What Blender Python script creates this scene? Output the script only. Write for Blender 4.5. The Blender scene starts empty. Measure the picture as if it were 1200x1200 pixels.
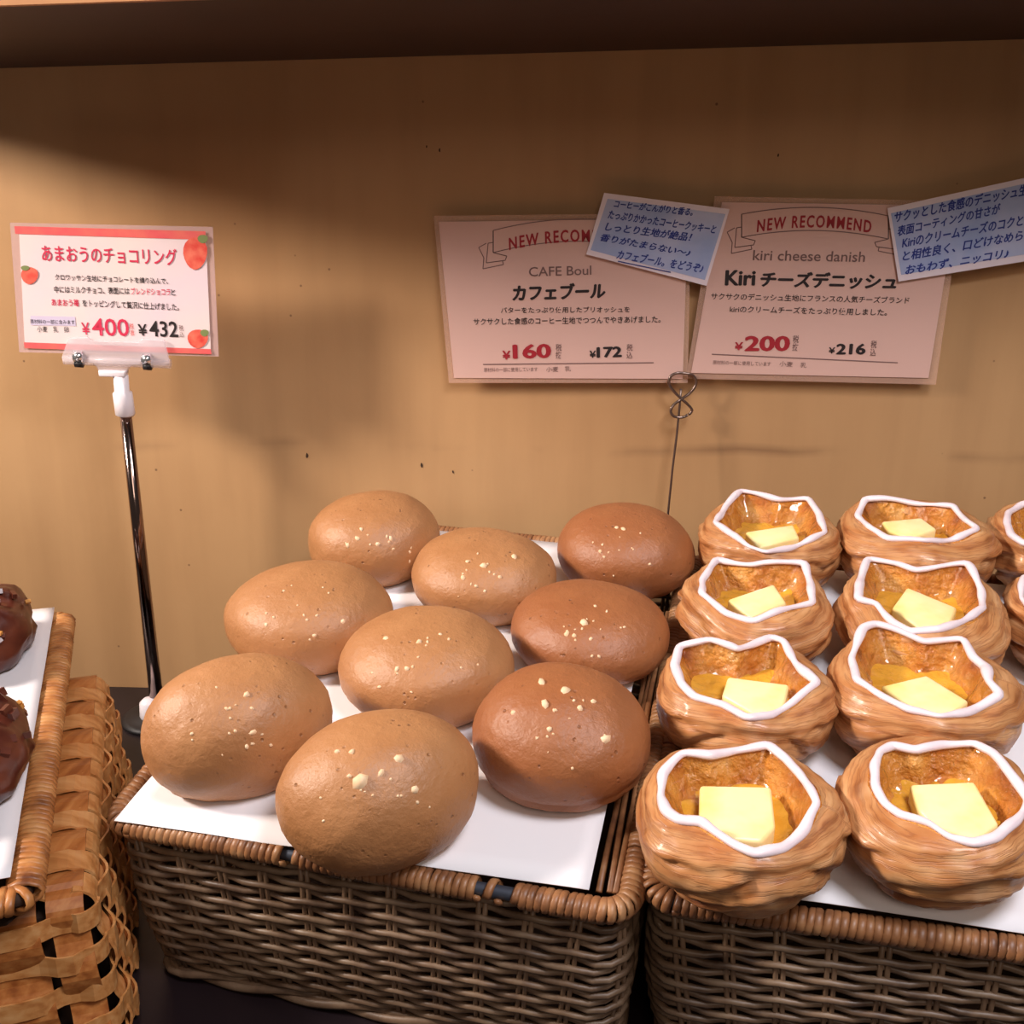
import bpy, bmesh, math, random
from mathutils import Vector, Matrix, noise
random.seed(7)
PI = math.pi
sc = bpy.context.scene
# ------------------------------------------------------------------ camera frame
F = 1309.0                                        # focal length in pixels of a 1200 px frame
TAU = math.radians(7.0)                           # slope of the basket tops
Yb = Vector((390, -650, F)).normalized()
_x = (-F*F - (-650)*(-650 + .03*390))/(390 + 650*.03)
Xc = -Vector((_x, -650 - .03*(_x - 390), F)).normalized()
Zb = -Xc.cross(Yb)
if Zb.y > 0: Zb = -Zb
Yc = Yb*math.cos(TAU) - Zb*math.sin(TAU)
Zc = Zb*math.cos(TAU) + Yb*math.sin(TAU)
rel = Xc*(-.24) + Yb*.472 + Zb*(-.49)
Y0 = rel.dot(Yc); Z0 = .135                       # front rim of the middle basket
CAM = Vector((0, 0, Z0 - rel.dot(Zc)))
cd = bpy.data.cameras.new('camera'); co = bpy.data.objects.new('camera', cd)
sc.collection.objects.link(co); sc.camera = co
cd.sensor_width = 36; cd.lens = F/1200*36; cd.clip_start = .01
R3 = Matrix(((Xc.x, -Xc.y, -Xc.z), (Yc.x, -Yc.y, -Yc.z), (Zc.x, -Zc.y, -Zc.z)))
co.matrix_world = Matrix.Translation(CAM) @ R3.to_4x4()

# ------------------------------------------------------------------ light and exposure
sc.view_settings.view_transform = 'Standard'; sc.view_settings.look = 'None'
sc.view_settings.gamma = 1; sc.view_settings.use_curve_mapping = False
sc.view_settings.exposure = 0.30
w = bpy.data.worlds.new('room_light'); sc.world = w; w.use_nodes = True
w.node_tree.nodes['Background'].inputs[0].default_value = (1.0, .80, .66, 1)
w.node_tree.nodes['Background'].inputs[1].default_value = .06
def area(name, loc, target, size, power, color, sy=None):
    d = bpy.data.lights.new(name, 'AREA'); d.energy = power; d.color = color; d.size = size
    if sy: d.shape = 'RECTANGLE'; d.size_y = sy
    o = bpy.data.objects.new(name, d); sc.collection.objects.link(o); o.location = loc
    o.rotation_euler = (Vector(target) - Vector(loc)).to_track_quat('-Z', 'Y').to_euler()
    return o
sl = area('side_light', (-1.36, .20, 1.0), (.05, .9, .40), .20, 12, (1.0, .88, .78)); sl.data.spread = math.radians(120)
area('ceiling_light', (.42, .12, 1.40), (-.05, .55, .1), .40, 14, (.96, .95, 1.0))
area('room_light', (.7, -1.4, 1.8), (-.1, .9, .2), .9, 9, (1.0, .82, .68))

# ------------------------------------------------------------------ pixel to world helpers
def ray(px, py):
    r = Vector((px-600, py-600, F)); return Vector((r.dot(Xc), r.dot(Yc), r.dot(Zc)))
def hit(px, py, p0, n):
    r = ray(px, py); return CAM + r*((p0-CAM).dot(n)/r.dot(n))
def onz(px, py, z): return hit(px, py, Vector((0, 0, z)), Vector((0, 0, 1)))
def depth(p):
    d = p-CAM; return d.x*Xc.z + d.y*Yc.z + d.z*Zc.z
SB, CB = math.sin(TAU), math.cos(TAU)
def B2W(p): return Vector((p[0], Y0 + p[1]*CB - p[2]*SB, Z0 + p[1]*SB + p[2]*CB))
BM = Matrix.Translation((0, Y0, Z0)) @ Matrix.Rotation(TAU, 4, 'X')
BMi = BM.inverted()
def onb(px, py, h=0.0):                            # hit a plane h above the rim plane, in basket coordinates
    n = Vector((0, -SB, CB)); return BMi @ hit(px, py, B2W((0, 0, h)), n)
WYAW = math.radians(13)
WD = Vector((math.cos(WYAW), math.sin(WYAW), 0)); WN = Vector((math.sin(WYAW), -math.cos(WYAW), 0))   # along, toward viewer
WP = Vector((-.277, 1.0, 0))
def onw(px, py, off=0.0): return hit(px, py, WP + WN*off, WN)

# ------------------------------------------------------------------ object helpers
def link(o): sc.collection.objects.link(o); return o
def mesh(name, vs, fs, mats=None, parent=None, smooth=True, mi=None, uv=None, mw=None):
    me = bpy.data.meshes.new(name); me.from_pydata([tuple(v) for v in vs], [], fs)
    if uv:
        l = me.uv_layers.new(name='UVMap')
        for lp in me.loops: l.data[lp.index].uv = uv[lp.vertex_index]
    for m in (mats if isinstance(mats, (list, tuple)) else [mats]):
        if m: me.materials.append(m)
    if mi: me.polygons.foreach_set('material_index', mi)
    me.polygons.foreach_set('use_smooth', [smooth]*len(me.polygons)); me.update()
    o = link(bpy.data.objects.new(name, me))
    if parent: o.parent = parent
    if mw is not None: o.matrix_world = mw
    return o
def tag(o, label=None, cat=None, group=None, kind=None):
    if label: o['label'] = label
    if cat: o['category'] = cat
    if group: o['group'] = group
    if kind: o['kind'] = kind
    return o
def empty(name, loc=(0, 0, 0)):
    o = link(bpy.data.objects.new(name, None)); o.location = loc; o.empty_display_size = .02; return o
class MB:
    def __init__(s): s.v = []; s.f = []
    def add(s, vs, fs):
        n = len(s.v); s.v += [Vector(v) for v in vs]; s.f += [tuple(i+n for i in f) for f in fs]
    def box(s, c, d, M=None):
        c = Vector(c); vs = [c + Vector((x*d[0]/2, y*d[1]/2, z*d[2]/2)) for z in (-1, 1) for y in (-1, 1) for x in (-1, 1)]
        if M: vs = [M @ v for v in vs]
        s.add(vs, [(0, 2, 3, 1), (4, 5, 7, 6), (0, 1, 5, 4), (2, 6, 7, 3), (0, 4, 6, 2), (1, 3, 7, 5)])
    def tube(s, pts, r, n=8, closed=False, flat=None, up=None, cap=True):
        pts = [Vector(p) for p in pts]; N = len(pts); rr = r if isinstance(r, (list, tuple)) else [r]*N
        vs = []; prev = None
        for i, p in enumerate(pts):
            a = pts[(i-1) % N] if (closed or i > 0) else p; b = pts[(i+1) % N] if (closed or i < N-1) else p
            t = (b-a).normalized() if (b-a).length > 1e-9 else Vector((0, 0, 1))
            if up is not None:
                u = up[i] if isinstance(up, list) else Vector(up)
            else: u = prev if prev is not None else (Vector((0, 0, 1)) if abs(t.z) < .9 else Vector((1, 0, 0)))
            u = (u - t*u.dot(t)); u = u.normalized() if u.length > 1e-8 else t.orthogonal().normalized(); prev = u
            w_ = t.cross(u)
            for k in range(n):
                an = 2*PI*k/n + PI/n
                vs.append(p + u*math.cos(an)*rr[i]*(flat or 1) + w_*math.sin(an)*rr[i])
        fs = []
        for i in range(N if closed else N-1):
            j = (i+1) % N
            for k in range(n):
                k2 = (k+1) % n; fs.append((i*n+k, i*n+k2, j*n+k2, j*n+k))
        if cap and not closed: fs += [tuple(range(n))[::-1], tuple((N-1)*n+k for k in range(n))]
        s.add(vs, fs)
    def lathe(s, prof, n=24, M=None):
        vs = []; fs = []
        for r, z in prof:
            for k in range(n): vs.append(Vector((r*math.cos(2*PI*k/n), r*math.sin(2*PI*k/n), z)))
        for i in range(len(prof)-1):
            for k in range(n): k2 = (k+1) % n; fs.append((i*n+k, i*n+k2, (i+1)*n+k2, (i+1)*n+k))
        fs += [tuple(range(n))[::-1], tuple((len(prof)-1)*n+k for k in range(n))]
        if M: vs = [M @ v for v in vs]
        s.add(vs, fs)
    def obj(s, name, m, parent=None, smooth=True, **k): return mesh(name, s.v, s.f, m, parent, smooth, **k)
def bevel(o, w_, seg=2):
    bm = bmesh.new(); bm.from_mesh(o.data)
    bmesh.ops.bevel(bm, geom=bm.edges[:], offset=w_, segments=seg, affect='EDGES', profile=.5, clamp_overlap=True)
    bm.to_mesh(o.data); bm.free()
    o.data.polygons.foreach_set('use_smooth', [True]*len(o.data.polygons)); return o

# ------------------------------------------------------------------ materials
def srgb(c):
    return tuple(((v/255)/12.92 if v/255 <= .04045 else ((v/255+.055)/1.055)**2.4) for v in c) + (1,)
class NT:
    def __init__(s, name):
        s.m = bpy.data.materials.new(name); s.m.use_nodes = True; s.t = s.m.node_tree
        s.p = s.t.nodes['Principled BSDF']; s.tc = s.t.nodes.new('ShaderNodeTexCoord')
    def n(s, ty, **k):
        x = s.t.nodes.new(ty)
        for a, b in k.items():
            if a.startswith('i_'):
                key = a[2:]; x.inputs[int(key) if key.isdigit() else key.replace('_', ' ')].default_value = b
            else: setattr(x, a, b)
        return x
    def l(s, a, b): s.t.links.new(a, b)
    def mapping(s, scale=(1, 1, 1), src='Object', rot=(0, 0, 0)):
        m = s.n('ShaderNodeMapping'); m.inputs['Scale'].default_value = scale; m.inputs['Rotation'].default_value = rot
        s.l(s.tc.outputs[src], m.inputs[0]); return m.outputs[0]
    def noise(s, scale, detail=3, vec=None, rough=.5):
        x = s.n('ShaderNodeTexNoise'); x.inputs['Scale'].default_value = scale; x.inputs['Detail'].default_value = detail
        x.inputs['Roughness'].default_value = rough
        s.l(vec or s.tc.outputs['Object'], x.inputs['Vector']); return x.outputs['Fac']
    def ramp(s, fac, stops):
        r = s.n('ShaderNodeValToRGB'); e = r.color_ramp.elements
        while len(e) < len(stops): e.new(.5)
        for q, (p, c) in zip(e, stops): q.position = p; q.color = c if len(c) == 4 else srgb(c)
        s.l(fac, r.inputs[0]); return r.outputs[0]
    def mix(s, fac, a, b, mode='MIX'):
        x = s.n('ShaderNodeMix', data_type='RGBA', blend_type=mode)
        for q, i in ((fac, 0), (a, 6), (b, 7)):
            if isinstance(q, (int, float)): x.inputs[i].default_value = q
            elif isinstance(q, tuple): x.inputs[i].default_value = q if len(q) == 4 else srgb(q)
            else: s.l(q, x.inputs[i])
        return x.outputs[2]
    def bump(s, h, strength=.3, dist=.001):
        b = s.n('ShaderNodeBump'); b.inputs['Strength'].default_value = strength; b.inputs['Distance'].default_value = dist
        s.l(h, b.inputs['Height']); s.l(b.outputs[0], s.p.inputs['Normal']); return b
    def set(s, color=None, rough=.5, metal=0, **k):
        if color is not None:
            if isinstance(color, tuple): s.p.inputs['Base Color'].default_value = color if len(color) == 4 else srgb(color)
            else: s.l(color, s.p.inputs['Base Color'])
        s.p.inputs['Roughness'].default_value = rough; s.p.inputs['Metallic'].default_value = metal
        for a, b in k.items(): s.p.inputs[a.replace('_', ' ')].default_value = b
        return s.m
W4, B4 = (1, 1, 1, 1), (0, 0, 0, 1)
def simple(name, c, rough=.5, metal=0, var=None, scale=60, **k):
    t = NT(name)
    if var: c = t.ramp(t.noise(scale, 4), [(.3, c), (.7, var)])
    return t.set(c, rough, metal, **k)
# wall: painted tan board with faint streaks, a scuffed line and specks
t = NT('wall_paint')
nz = t.noise(3.0, 5); base = t.ramp(nz, [(.3, (180, 136, 92)), (.7, (196, 154, 108))])
st = t.noise(30, 5, t.mapping((1, 1, .12), 'Object')); base = t.mix(t.ramp(st, [(.45, B4), (.75, (.25, .25, .25, 1))]), base, (150, 110, 72))
sep = t.n('ShaderNodeSeparateXYZ'); t.l(t.tc.outputs['Object'], sep.inputs[0])
wob = t.noise(5, 3); ad = t.n('ShaderNodeMath', operation='MULTIPLY_ADD', i_1=.03, i_2=-.015); t.l(wob, ad.inputs[0])
zz = t.n('ShaderNodeMath', operation='ADD'); t.l(sep.outputs[2], zz.inputs[0]); t.l(ad.outputs[0], zz.inputs[1])
sb = t.n('ShaderNodeMath', operation='SUBTRACT', i_1=.265); t.l(zz.outputs[0], sb.inputs[0])
ab = t.n('ShaderNodeMath', operation='ABSOLUTE'); t.l(sb.outputs[0], ab.inputs[0])
line = t.ramp(ab.outputs[0], [(.0, W4), (.007, B4)])
patch = t.ramp(t.noise(7, 4), [(.46, B4), (.66, (.5, .5, .5, 1))])
base = t.mix(t.mix(1.0, line, patch, 'MULTIPLY'), base, (100, 66, 46))
vo = t.n('ShaderNodeTexVoronoi'); vo.inputs['Scale'].default_value = 26; t.l(t.tc.outputs['Object'], vo.inputs['Vector'])
base = t.mix(t.ramp(vo.outputs['Distance'], [(.022, W4), (.04, B4)]), base, (130, 94, 66))
t.bump(t.noise(150, 4), .12, .001)
M_wall = t.set(base, .55)
M_dark = simple('dark_shelf_laminate', (22, 14, 18), .4, var=(32, 21, 24), scale=12)
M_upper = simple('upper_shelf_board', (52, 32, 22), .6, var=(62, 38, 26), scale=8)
M_lip = simple('upper_shelf_edge', (176, 122, 82), .5, var=(190, 136, 90), scale=20)
M_mark = simple('wall_nick', (60, 38, 24), .8)
# bun crust
def crust(name, c1, c2, c3):
    t = NT(name)
    a = t.ramp(t.noise(22, 5), [(.3, c1), (.72, c2)])
    a = t.mix(t.ramp(t.noise(9, 3), [(.5, B4), (.75, (.45, .45, .45, 1))]), a, c3)
    v = t.n('ShaderNodeTexVoronoi'); v.inputs['Scale'].default_value = 150; t.l(t.tc.outputs['Object'], v.inputs['Vector'])
    pit = t.ramp(v.outputs['Distance'], [(.10, W4), (.2, B4)])
    gate = t.ramp(t.noise(60, 2), [(.5, B4), (.62, W4)])
    pit = t.mix(1.0, pit, gate, 'MULTIPLY')
    a = t.mix(t.mix(1.0, pit, (.5, .5, .5, 1), 'MULTIPLY'), a, (96, 52, 26))
    h = t.n('ShaderNodeMath', operation='SUBTRACT'); t.l(t.noise(70, 6, rough=.65), h.inputs[0])
    pm = t.n('ShaderNodeMath', operation='MULTIPLY', i_1=.35); t.l(pit, pm.inputs[0]); t.l(pm.outputs[0], h.inputs[1])
    t.bump(h.outputs[0], .8, .0022)
    return t.set(a, .48, Specular_IOR_Level=.6)
M_bun = [crust('coffee_bun_crust', (166, 112, 68), (184, 130, 84), (156, 98, 54)),
         crust('coffee_bun_crust_deep', (148, 88, 50), (162, 102, 60), (132, 74, 38))]
M_crumb = simple('pale_biscuit_crumb', (226, 184, 140), .6, var=(238, 208, 172), scale=200)
M_choc = simple('chocolate_coating', (72, 30, 22), .3, var=(104, 52, 36), scale=50)
M_nut = simple('chopped_nut', (200, 140, 70), .5)
# danish pastry
t = NT('laminated_pastry')
uvm = t.mapping((1, 1, 1), 'UV'); sp = t.n('ShaderNodeSeparateXYZ'); t.l(uvm, sp.inputs[0])
wv = t.n('ShaderNodeTexNoise'); wv.inputs['Scale'].default_value = 1; wv.inputs['Detail'].default_value = 5
mp = t.mapping((1.3, 11, 1), 'UV'); t.l(mp, wv.inputs['Vector'])
a = t.ramp(wv.outputs[0], [(.30, (140, 82, 44)), (.42, (178, 116, 68)), (.58, (198, 142, 92)), (.75, (216, 168, 122))])
a = t.mix(t.ramp(t.noise(30, 5), [(.5, B4), (.72, (.55, .55, .55, 1))]), a, (168, 92, 36))
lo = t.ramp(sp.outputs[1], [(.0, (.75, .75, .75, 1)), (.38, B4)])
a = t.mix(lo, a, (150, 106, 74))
ln = t.n('ShaderNodeTexNoise'); ln.inputs['Scale'].default_value = 1; ln.inputs['Detail'].default_value = 3
t.l(t.mapping((1.1, 30, 1), 'UV'), ln.inputs['Vector'])
lines = t.ramp(ln.outputs[0], [(.44, B4), (.485, (.45, .45, .45, 1)), (.53, B4)])
a = t.mix(lines, a, (128, 72, 40))
a = t.mix(t.ramp(t.noise(24, 3), [(.56, B4), (.72, (.5, .5, .5, 1))]), a, (226, 190, 150))
a = t.mix(t.ramp(sp.outputs[1], [(.30, B4), (.328, (.7, .7, .7, 1)), (.352, B4)]), a, (116, 58, 36))
bh = t.n('ShaderNodeMath', operation='SUBTRACT'); t.l(wv.outputs[0], bh.inputs[0]); t.l(lines, bh.inputs[1])
t.bump(bh.outputs[0], .35, .0014)
M_dough = t.set(a, .42, Coat_Weight=.18, Coat_Roughness=.2)
t = NT('glazed_custard_pastry')
a = t.ramp(t.noise(34, 5), [(.3, (128, 58, 18)), (.42, (182, 104, 34)), (.56, (208, 138, 58)), (.74, (224, 170, 100))])
a = t.mix(t.ramp(t.noise(16, 3), [(.56, B4), (.70, (.8, .8, .8, 1))]), a, (104, 40, 16))
t.bump(t.noise(170, 5), 1.0, .006)
M_glaze = t.set(a, .12, Coat_Weight=.8, Coat_Roughness=.05)
t = NT('yellow_custard')
a = t.ramp(t.noise(40, 3), [(.3, (206, 136, 34)), (.7, (226, 168, 62))])
t.bump(t.noise(110, 5), .9, .004)
M_custard = t.set(a, .14, Coat_Weight=.6, Coat_Roughness=.06)
t = NT('cream_cheese')
a = t.ramp(t.noise(28, 3), [(.42, (250, 236, 176)), (.66, (244, 214, 120))])
t.bump(t.noise(60, 4), .25, .001)
M_cheese = t.set(a, .35, Subsurface_Weight=.15, Subsurface_Scale=.003)
M_icing = simple('white_icing', (238, 222, 226), .28, var=(226, 206, 212), scale=90)
# wicker
def cane(name, c1, c2, c3, rough=.45):
    t = NT(name); a = t.ramp(t.noise(45, 4), [(.28, c1), (.5, c2), (.75, c3)])
    t.bump(t.noise(260, 3), .25, .0006); return t.set(a, rough)
M_weave = cane('shaded_grey_brown_willow', (66, 46, 34), (112, 88, 68), (138, 116, 94))  # grey-brown, darkened to stand in for shade on the upright basket faces
M_stake = cane('willow_stake', (84, 62, 46), (118, 92, 70), (140, 112, 88))
M_wrap = cane('brown_cane_wrap', (90, 54, 34), (146, 98, 62), (184, 140, 98))
M_wrap2 = cane('honey_cane_wrap', (96, 50, 24), (172, 110, 58), (206, 154, 98))
M_core = simple('grey_metal_rim_rod', (92, 98, 112), .35, .7)
M_inner = simple('dark_basket_inside', (52, 32, 20), .8)
def splint(name, ax, cs=((170, 106, 54), (198, 136, 78), (214, 160, 104))):
    t = NT(name); sc_ = [160, 160, 160]; sc_[ax] = 6
    a = t.ramp(t.noise(1, 4, t.mapping(tuple(sc_))), [(.3, cs[0]), (.5, cs[1]), (.72, cs[2])])
    a = t.mix(t.ramp(t.noise(14, 3), [(.45, B4), (.7, (.4, .4, .4, 1))]), a, (166, 94, 40))
    return t.set(a, .42)
M_spl = [splint('wood_splint_across', 0), splint('wood_splint_along', 1, ((140, 76, 32), (172, 104, 50), (194, 130, 72))), splint('wood_splint_ring', 0)]
# paper, film, print
t = NT('white_liner_paper'); t.bump(t.noise(40, 3), .1, .001)
M_paper = t.set((238, 236, 240), .7)
M_card = simple('pink_white_card', (214, 174, 162), .45, var=(218, 178, 166), scale=4)
M_card2 = simple('cream_pink_card', (232, 212, 206), .4, var=(228, 204, 210), scale=14)
t = NT('laminating_film'); M_film = t.set((232, 190, 168), .12, Alpha=.30)
t = NT('laminating_film_clear'); M_film2 = t.set((214, 180, 176), .12, Alpha=.5)
t = NT('blue_washed_note'); a = t.ramp(t.noise(22, 3), [(.35, (156, 172, 214)), (.7, (186, 192, 222))])
M_note = t.set(a, .5)
M_noteedge = simple('note_paper_edge', (232, 218, 226), .5)
def ink(name, c, r=.6): return simple(name, c, r)
I_black, I_red, I_grey = ink('black_ink', (34, 22, 24)), ink('red_ink', (160, 26, 40)), ink('grey_ink', (122, 92, 88))
I_blue, I_pink, I_coral = ink('blue_pen', (36, 54, 140)), ink('crimson_ink', (206, 40, 76)), simple('coral_band', (222, 84, 92), .5, var=(226, 110, 96), scale=60)
I_berry = simple('strawberry_print', (214, 62, 52), .5, var=(230, 120, 96), scale=120); I_leaf = ink('leaf_print', (120, 130, 76))
I_lilac = ink('lilac_print', (206, 192, 214))
M_chrome = simple('chrome_pole', (150, 130, 124), .12, 1.0)
M_steel = simple('steel_wire', (130, 112, 104), .3, .9)
M_wplast = simple('white_plastic', (232, 222, 226), .3)
t = NT('clear_plastic'); M_clear = t.set((236, 222, 226), .08, Alpha=.32)
M_bright = simple('bright_metal_band', (225, 225, 230), .18, .9)
M_black = simple('black_rubber', (20, 16, 18), .5)

# ------------------------------------------------------------------ setting
def wp(u, z, off=0.0): return WP + WD*u + WN*off + Vector((0, 0, z))
mb = MB(); mb.add([wp(-1.2, -.3, -.02), wp(1.4, -.3, -.02), wp(1.4, 1.3, -.02), wp(-1.2, 1.3, -.02), wp(-1.2, -.3), wp(1.4, -.3), wp(1.4, 1.3), wp(-1.2, 1.3)],
   [(4, 5, 6, 7), (0, 3, 2, 1), (0, 1, 5, 4), (3, 7, 6, 2), (0, 4, 7, 3), (1, 2, 6, 5)])
tag(mb.obj('wall_back', M_wall, smooth=False), kind='structure')
mb = MB(); a_, b_ = wp(-1.2, 0, .001), wp(1.4, 0, .001)
top = [Vector((-.93, .28, 0)), Vector((1.0, .28, 0)), Vector((b_.x, b_.y, 0)), Vector((a_.x, a_.y, 0))]
mb.add([p - Vector((0, 0, .03)) for p in top] + top, [(0, 3, 2, 1), (4, 5, 6, 7), (0, 1, 5, 4), (1, 2, 6, 5), (2, 3, 7, 6), (3, 0, 4, 7)])
sh = mb.obj('display_shelf', M_dark, smooth=False)
tag(sh, 'dark glossy shelf board under the wicker baskets', 'shelf')
# shelf above: its underside closes the top of the picture
A, B = onw(0, 80, .002), onw(1200, 46, .002)
ex = (B-A); A2 = A - ex*.25; B2 = B + ex*.35
c1, c2 = onw(0, 4, .24), onw(1200, -36, .24)
e2 = c2-c1; C2, D2 = c2 + e2*.35, c1 - e2*.25
T = Vector((0, 0, .022))
mb = MB(); mb.add([A2, B2, C2, D2, A2+T, B2+T, C2+T, D2+T], [(0, 1, 2, 3), (4, 7, 6, 5), (0, 4, 5, 1), (1, 5, 6, 2), (3, 2, 6, 7), (0, 3, 7, 4)])
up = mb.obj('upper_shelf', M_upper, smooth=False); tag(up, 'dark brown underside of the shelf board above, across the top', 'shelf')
n2 = (c1 - A); n2.z = 0; n2.normalize()
mb = MB(); l0, l1 = D2 + n2*.0005, C2 + n2*.0005; G = n2*.012
mb.add([l0-T*.1, l1-T*.1, l1-T*.1+G, l0-T*.1+G, l0+T*1.3, l1+T*1.3, l1+T*1.3+G, l0+T*1.3+G], [(0, 1, 2, 3), (4, 7, 6, 5), (0, 4, 5, 1), (1, 5, 6, 2), (3, 2, 6, 7), (0, 3, 7, 4)])
mb.obj('front_edge', M_lip, up, smooth=False)
# small nicks in the wall
for px, py, r in ((360, 534, .0026), (494, 545, .0024), (531, 553, .0014), (515, 176, .0016), (500, 172, .0012), (912, 182, .0014)):
    c = onw(px, py, .0004); vs = []
    for k in range(7):
        a = 2*PI*k/7; q = r*random.uniform(.6, 1.1); vs.append(c + WD*math.cos(a)*q*.7 + Vector((0, 0, 1))*math.sin(a)*q*1.3)
    ob = bpy.data.objects['wall_back']; o = mesh('nick', vs, [tuple(range(7))], M_mark, ob)

# ------------------------------------------------------------------ wicker baskets
class RR:                                          # rounded rectangle, s in 0..1, returns point and outward normal
    def __init__(s, x0, x1, y0, y1, r, ref=None):
        s.b = (x0, x1, y0, y1, r)
        L = [x1-x0-2*r, PI/2*r, y1-y0-2*r, PI/2*r]*2 if ref is None else ref.L
        L = [x1-x0-2*r, PI/2*r, y1-y0-2*r, PI/2*r, x1-x0-2*r, PI/2*r, y1-y0-2*r, PI/2*r] if ref is None else ref.L
        s.L = L; s.P = sum(L)
    def at(s, t):
        x0, x1, y0, y1, r = s.b; d = (t % 1.0)*s.P; i = 0
        while i < 7 and d > s.L[i]: d -= s.L[i]; i += 1
        f = min(1, d/s.L[i]); V = lambda a, b: Vector((a, b, 0))
        if i == 0: return V(x0+r+(x1-x0-2*r)*f, y0), V(0, -1)
        if i == 2: return V(x1, y0+r+(y1-y0-2*r)*f), V(1, 0)
        if i == 4: return V(x1-r-(x1-x0-2*r)*f, y1), V(0, 1)
        if i == 6: return V(x0, y1-r-(y1-y0-2*r)*f), V(-1, 0)
        c = {1: V(x1-r, y0+r), 3: V(x1-r, y1-r), 5: V(x0+r, y1-r), 7: V(x0+r, y0+r)}[i]
        a = {1: -PI/2, 3: 0, 5: PI/2, 7: PI}[i] + f*PI/2; n = V(math.cos(a), math.sin(a)); return c + n*r, n
def wrap(parent, P, R, s0, s1, pitch, ra, rb, rw, mat, seed, name='rim_wrapping'):
    rnd = random.Random(seed); mb = MB(); n = int((s1-s0)*R.P/pitch); ns = 10; pts = []; ups = []; rad = []
    for i in range(n*ns+1):
        if i % ns == 0: jit = rnd.uniform(-.25, .25); jr = rnd.uniform(.9, 1.12)
        s = s0 + (s1-s0)*(i/ns + jit*math.sin(PI*(i % ns)/ns)*.6)/n
        p, nn = R.at(s); a = 2*PI*i/ns; up_ = P(p+nn, 0)-P(p, 0); zz_ = P(p, .01)-P(p, 0)
        up_.normalize(); zz_.normalize()
        o = up_*math.cos(a)*ra + zz_*math.sin(a)*rb
        pts.append(P(p, 0) + o); ups.append(up_*math.cos(a)*rb + zz_*math.sin(a)*ra); rad.append(rw*jr)
    mb.tube(pts, rad, 6, up=ups, flat=.5); return mb.obj(name, mat, parent)
def wicker_basket(name, x0, x1, L, rot, skew, yo, label, gaps, seed, rows=19):
    rnd = random.Random(seed); root = empty(name, (x0, Y0, 0)); inv = Matrix.Translation((-x0, -Y0, 0)); RT = Matrix.Translation((x0, yo, 0)) @ Matrix.Rotation(math.radians(rot), 4, 'Z') @ Matrix.Translation((-x0, 0, 0))
    R = RR(x0, x1, 0, L, .016); ins = .010; Q = RR(x0+ins, x1-ins, .022, L-.02, .02, R)
    N = int(R.P/.029)//2*2
    def sk(p): return RT @ Vector((p.x - skew*p.y*(p.x-x0)/(x1-x0), p.y, 0))
    def W(p, h): q = sk(p); return inv @ B2W((q.x, q.y, h))
    def bot(s): p, n = Q.at(s); q = sk(p); return inv @ Vector((q.x, Y0 + q.y*CB, .004))
    def side(s, v):                                # v 0 bottom .. 1 under the rim
        p, n = R.at(s); a = W(p - n*.003, -.008); b = bot(s); m = b.lerp(a, v); return m + n*(.006*math.sin(PI*v))
    ns = N*4
    for j in range(rows):
        v = (j+.6)/rows; thin = .0022
        pts = []
        for i in range(ns):
            s = i/ns; p, n = R.at(s); off = .0017*math.cos(PI*(s*N) + PI*j) + .0006*noise.noise(Vector((s*40, j*3.1, seed)))
            q = side(s, v) + n*off; q.z += .0009*math.cos(2*PI*s*N) + .0010*noise.noise(Vector((s*25, j*7.7, seed+4))); pts.append(q)
        mb = MB(); mb.tube(pts, thin, 6, closed=True, up=(0, 0, 1)); mb.obj('weaver', M_weave, root)
    for k in range(N):
        s = k/N; mb = MB(); ps = []
        for d in (-.0021, .0021):
            mb.tube([side(s + d/R.P, v) for v in (0, .25, .5, .75, 1)], .0019, 5)
        mb.obj('stake', M_stake, root)
    for q, v in enumerate((.0, -.03)):             # plaited foot of two thicker strands
        pts = []
        for i in range(ns):
            s = i/ns; p, n = R.at(s); b = bot(s); pts.append(b + n*(.002 + .0025*math.cos(PI*s*N*.5 + PI*q)) + Vector((0, 0, .002 + .0028*math.sin(PI*s*N*.5 + PI*q))))
        mb = MB(); mb.tube(pts, .0034, 6, closed=True, up=(0, 0, 1)); mb.obj('foot_strand', M_weave, root)
    mb = MB(); vs = [bot(i/60) + Vector((0, 0, .004)) for i in range(60)]
    mb.add(vs, [tuple(range(60))]); mb.add([v - Vector((0, 0, .003)) for v in vs], [tuple(range(60))[::-1]]); mb.obj('basket_floor', M_inner, root)
    # rim rod and its wrapping
    mb = MB(); mb.tube([W(R.at(i/200)[0], 0) for i in range(200)], .0042, 8, closed=True, up=(0, 0, 1)); mb.obj('rim_rod', M_core, root)
    cur = 0
    for g0, g1 in sorted(gaps) + [(1, 1)]:
        if g0 > cur: wrap(root, lambda p, h: W(p, h), R, cur, g0, .0046, .0068, .0062, .0026, M_wrap, seed+int(g0*100))
        cur = g1
    # loose strands along the inner side of the rim
    for k in range(3):
        mb = MB(); mb.tube([W(Vector((x1-.0095-.0045*k+.0012*math.sin(i*.9+k*2), .014+i*.04, 0)), .001-.0012*k+.0012*math.sin(i*1.7+k)) for i in range(int((L-.04)/.04))], .0022, 5, flat=.6); mb.obj('side_strand', M_wrap, root)
    tag(root, label, 'basket'); return root
mx0 = onb(127, 966).x; mx1 = onb(742, 1066).x - .002
ML = onb(580, 624).y
P_ = RR(mx0, mx1, 0, ML-.012, .016).P
fs = lambda px: (onb(px, 1012+(px-430)*.16).x - mx0 - .016)/P_
wicker_basket('wicker_basket', mx0, mx1, ML-.012, 0, .045, 0, 'brown wicker basket lined with white paper holding the nine smooth round coffee buns', [(fs(338), fs(353)), (fs(565), fs(576)), (fs(590), fs(608))], 3)
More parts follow.
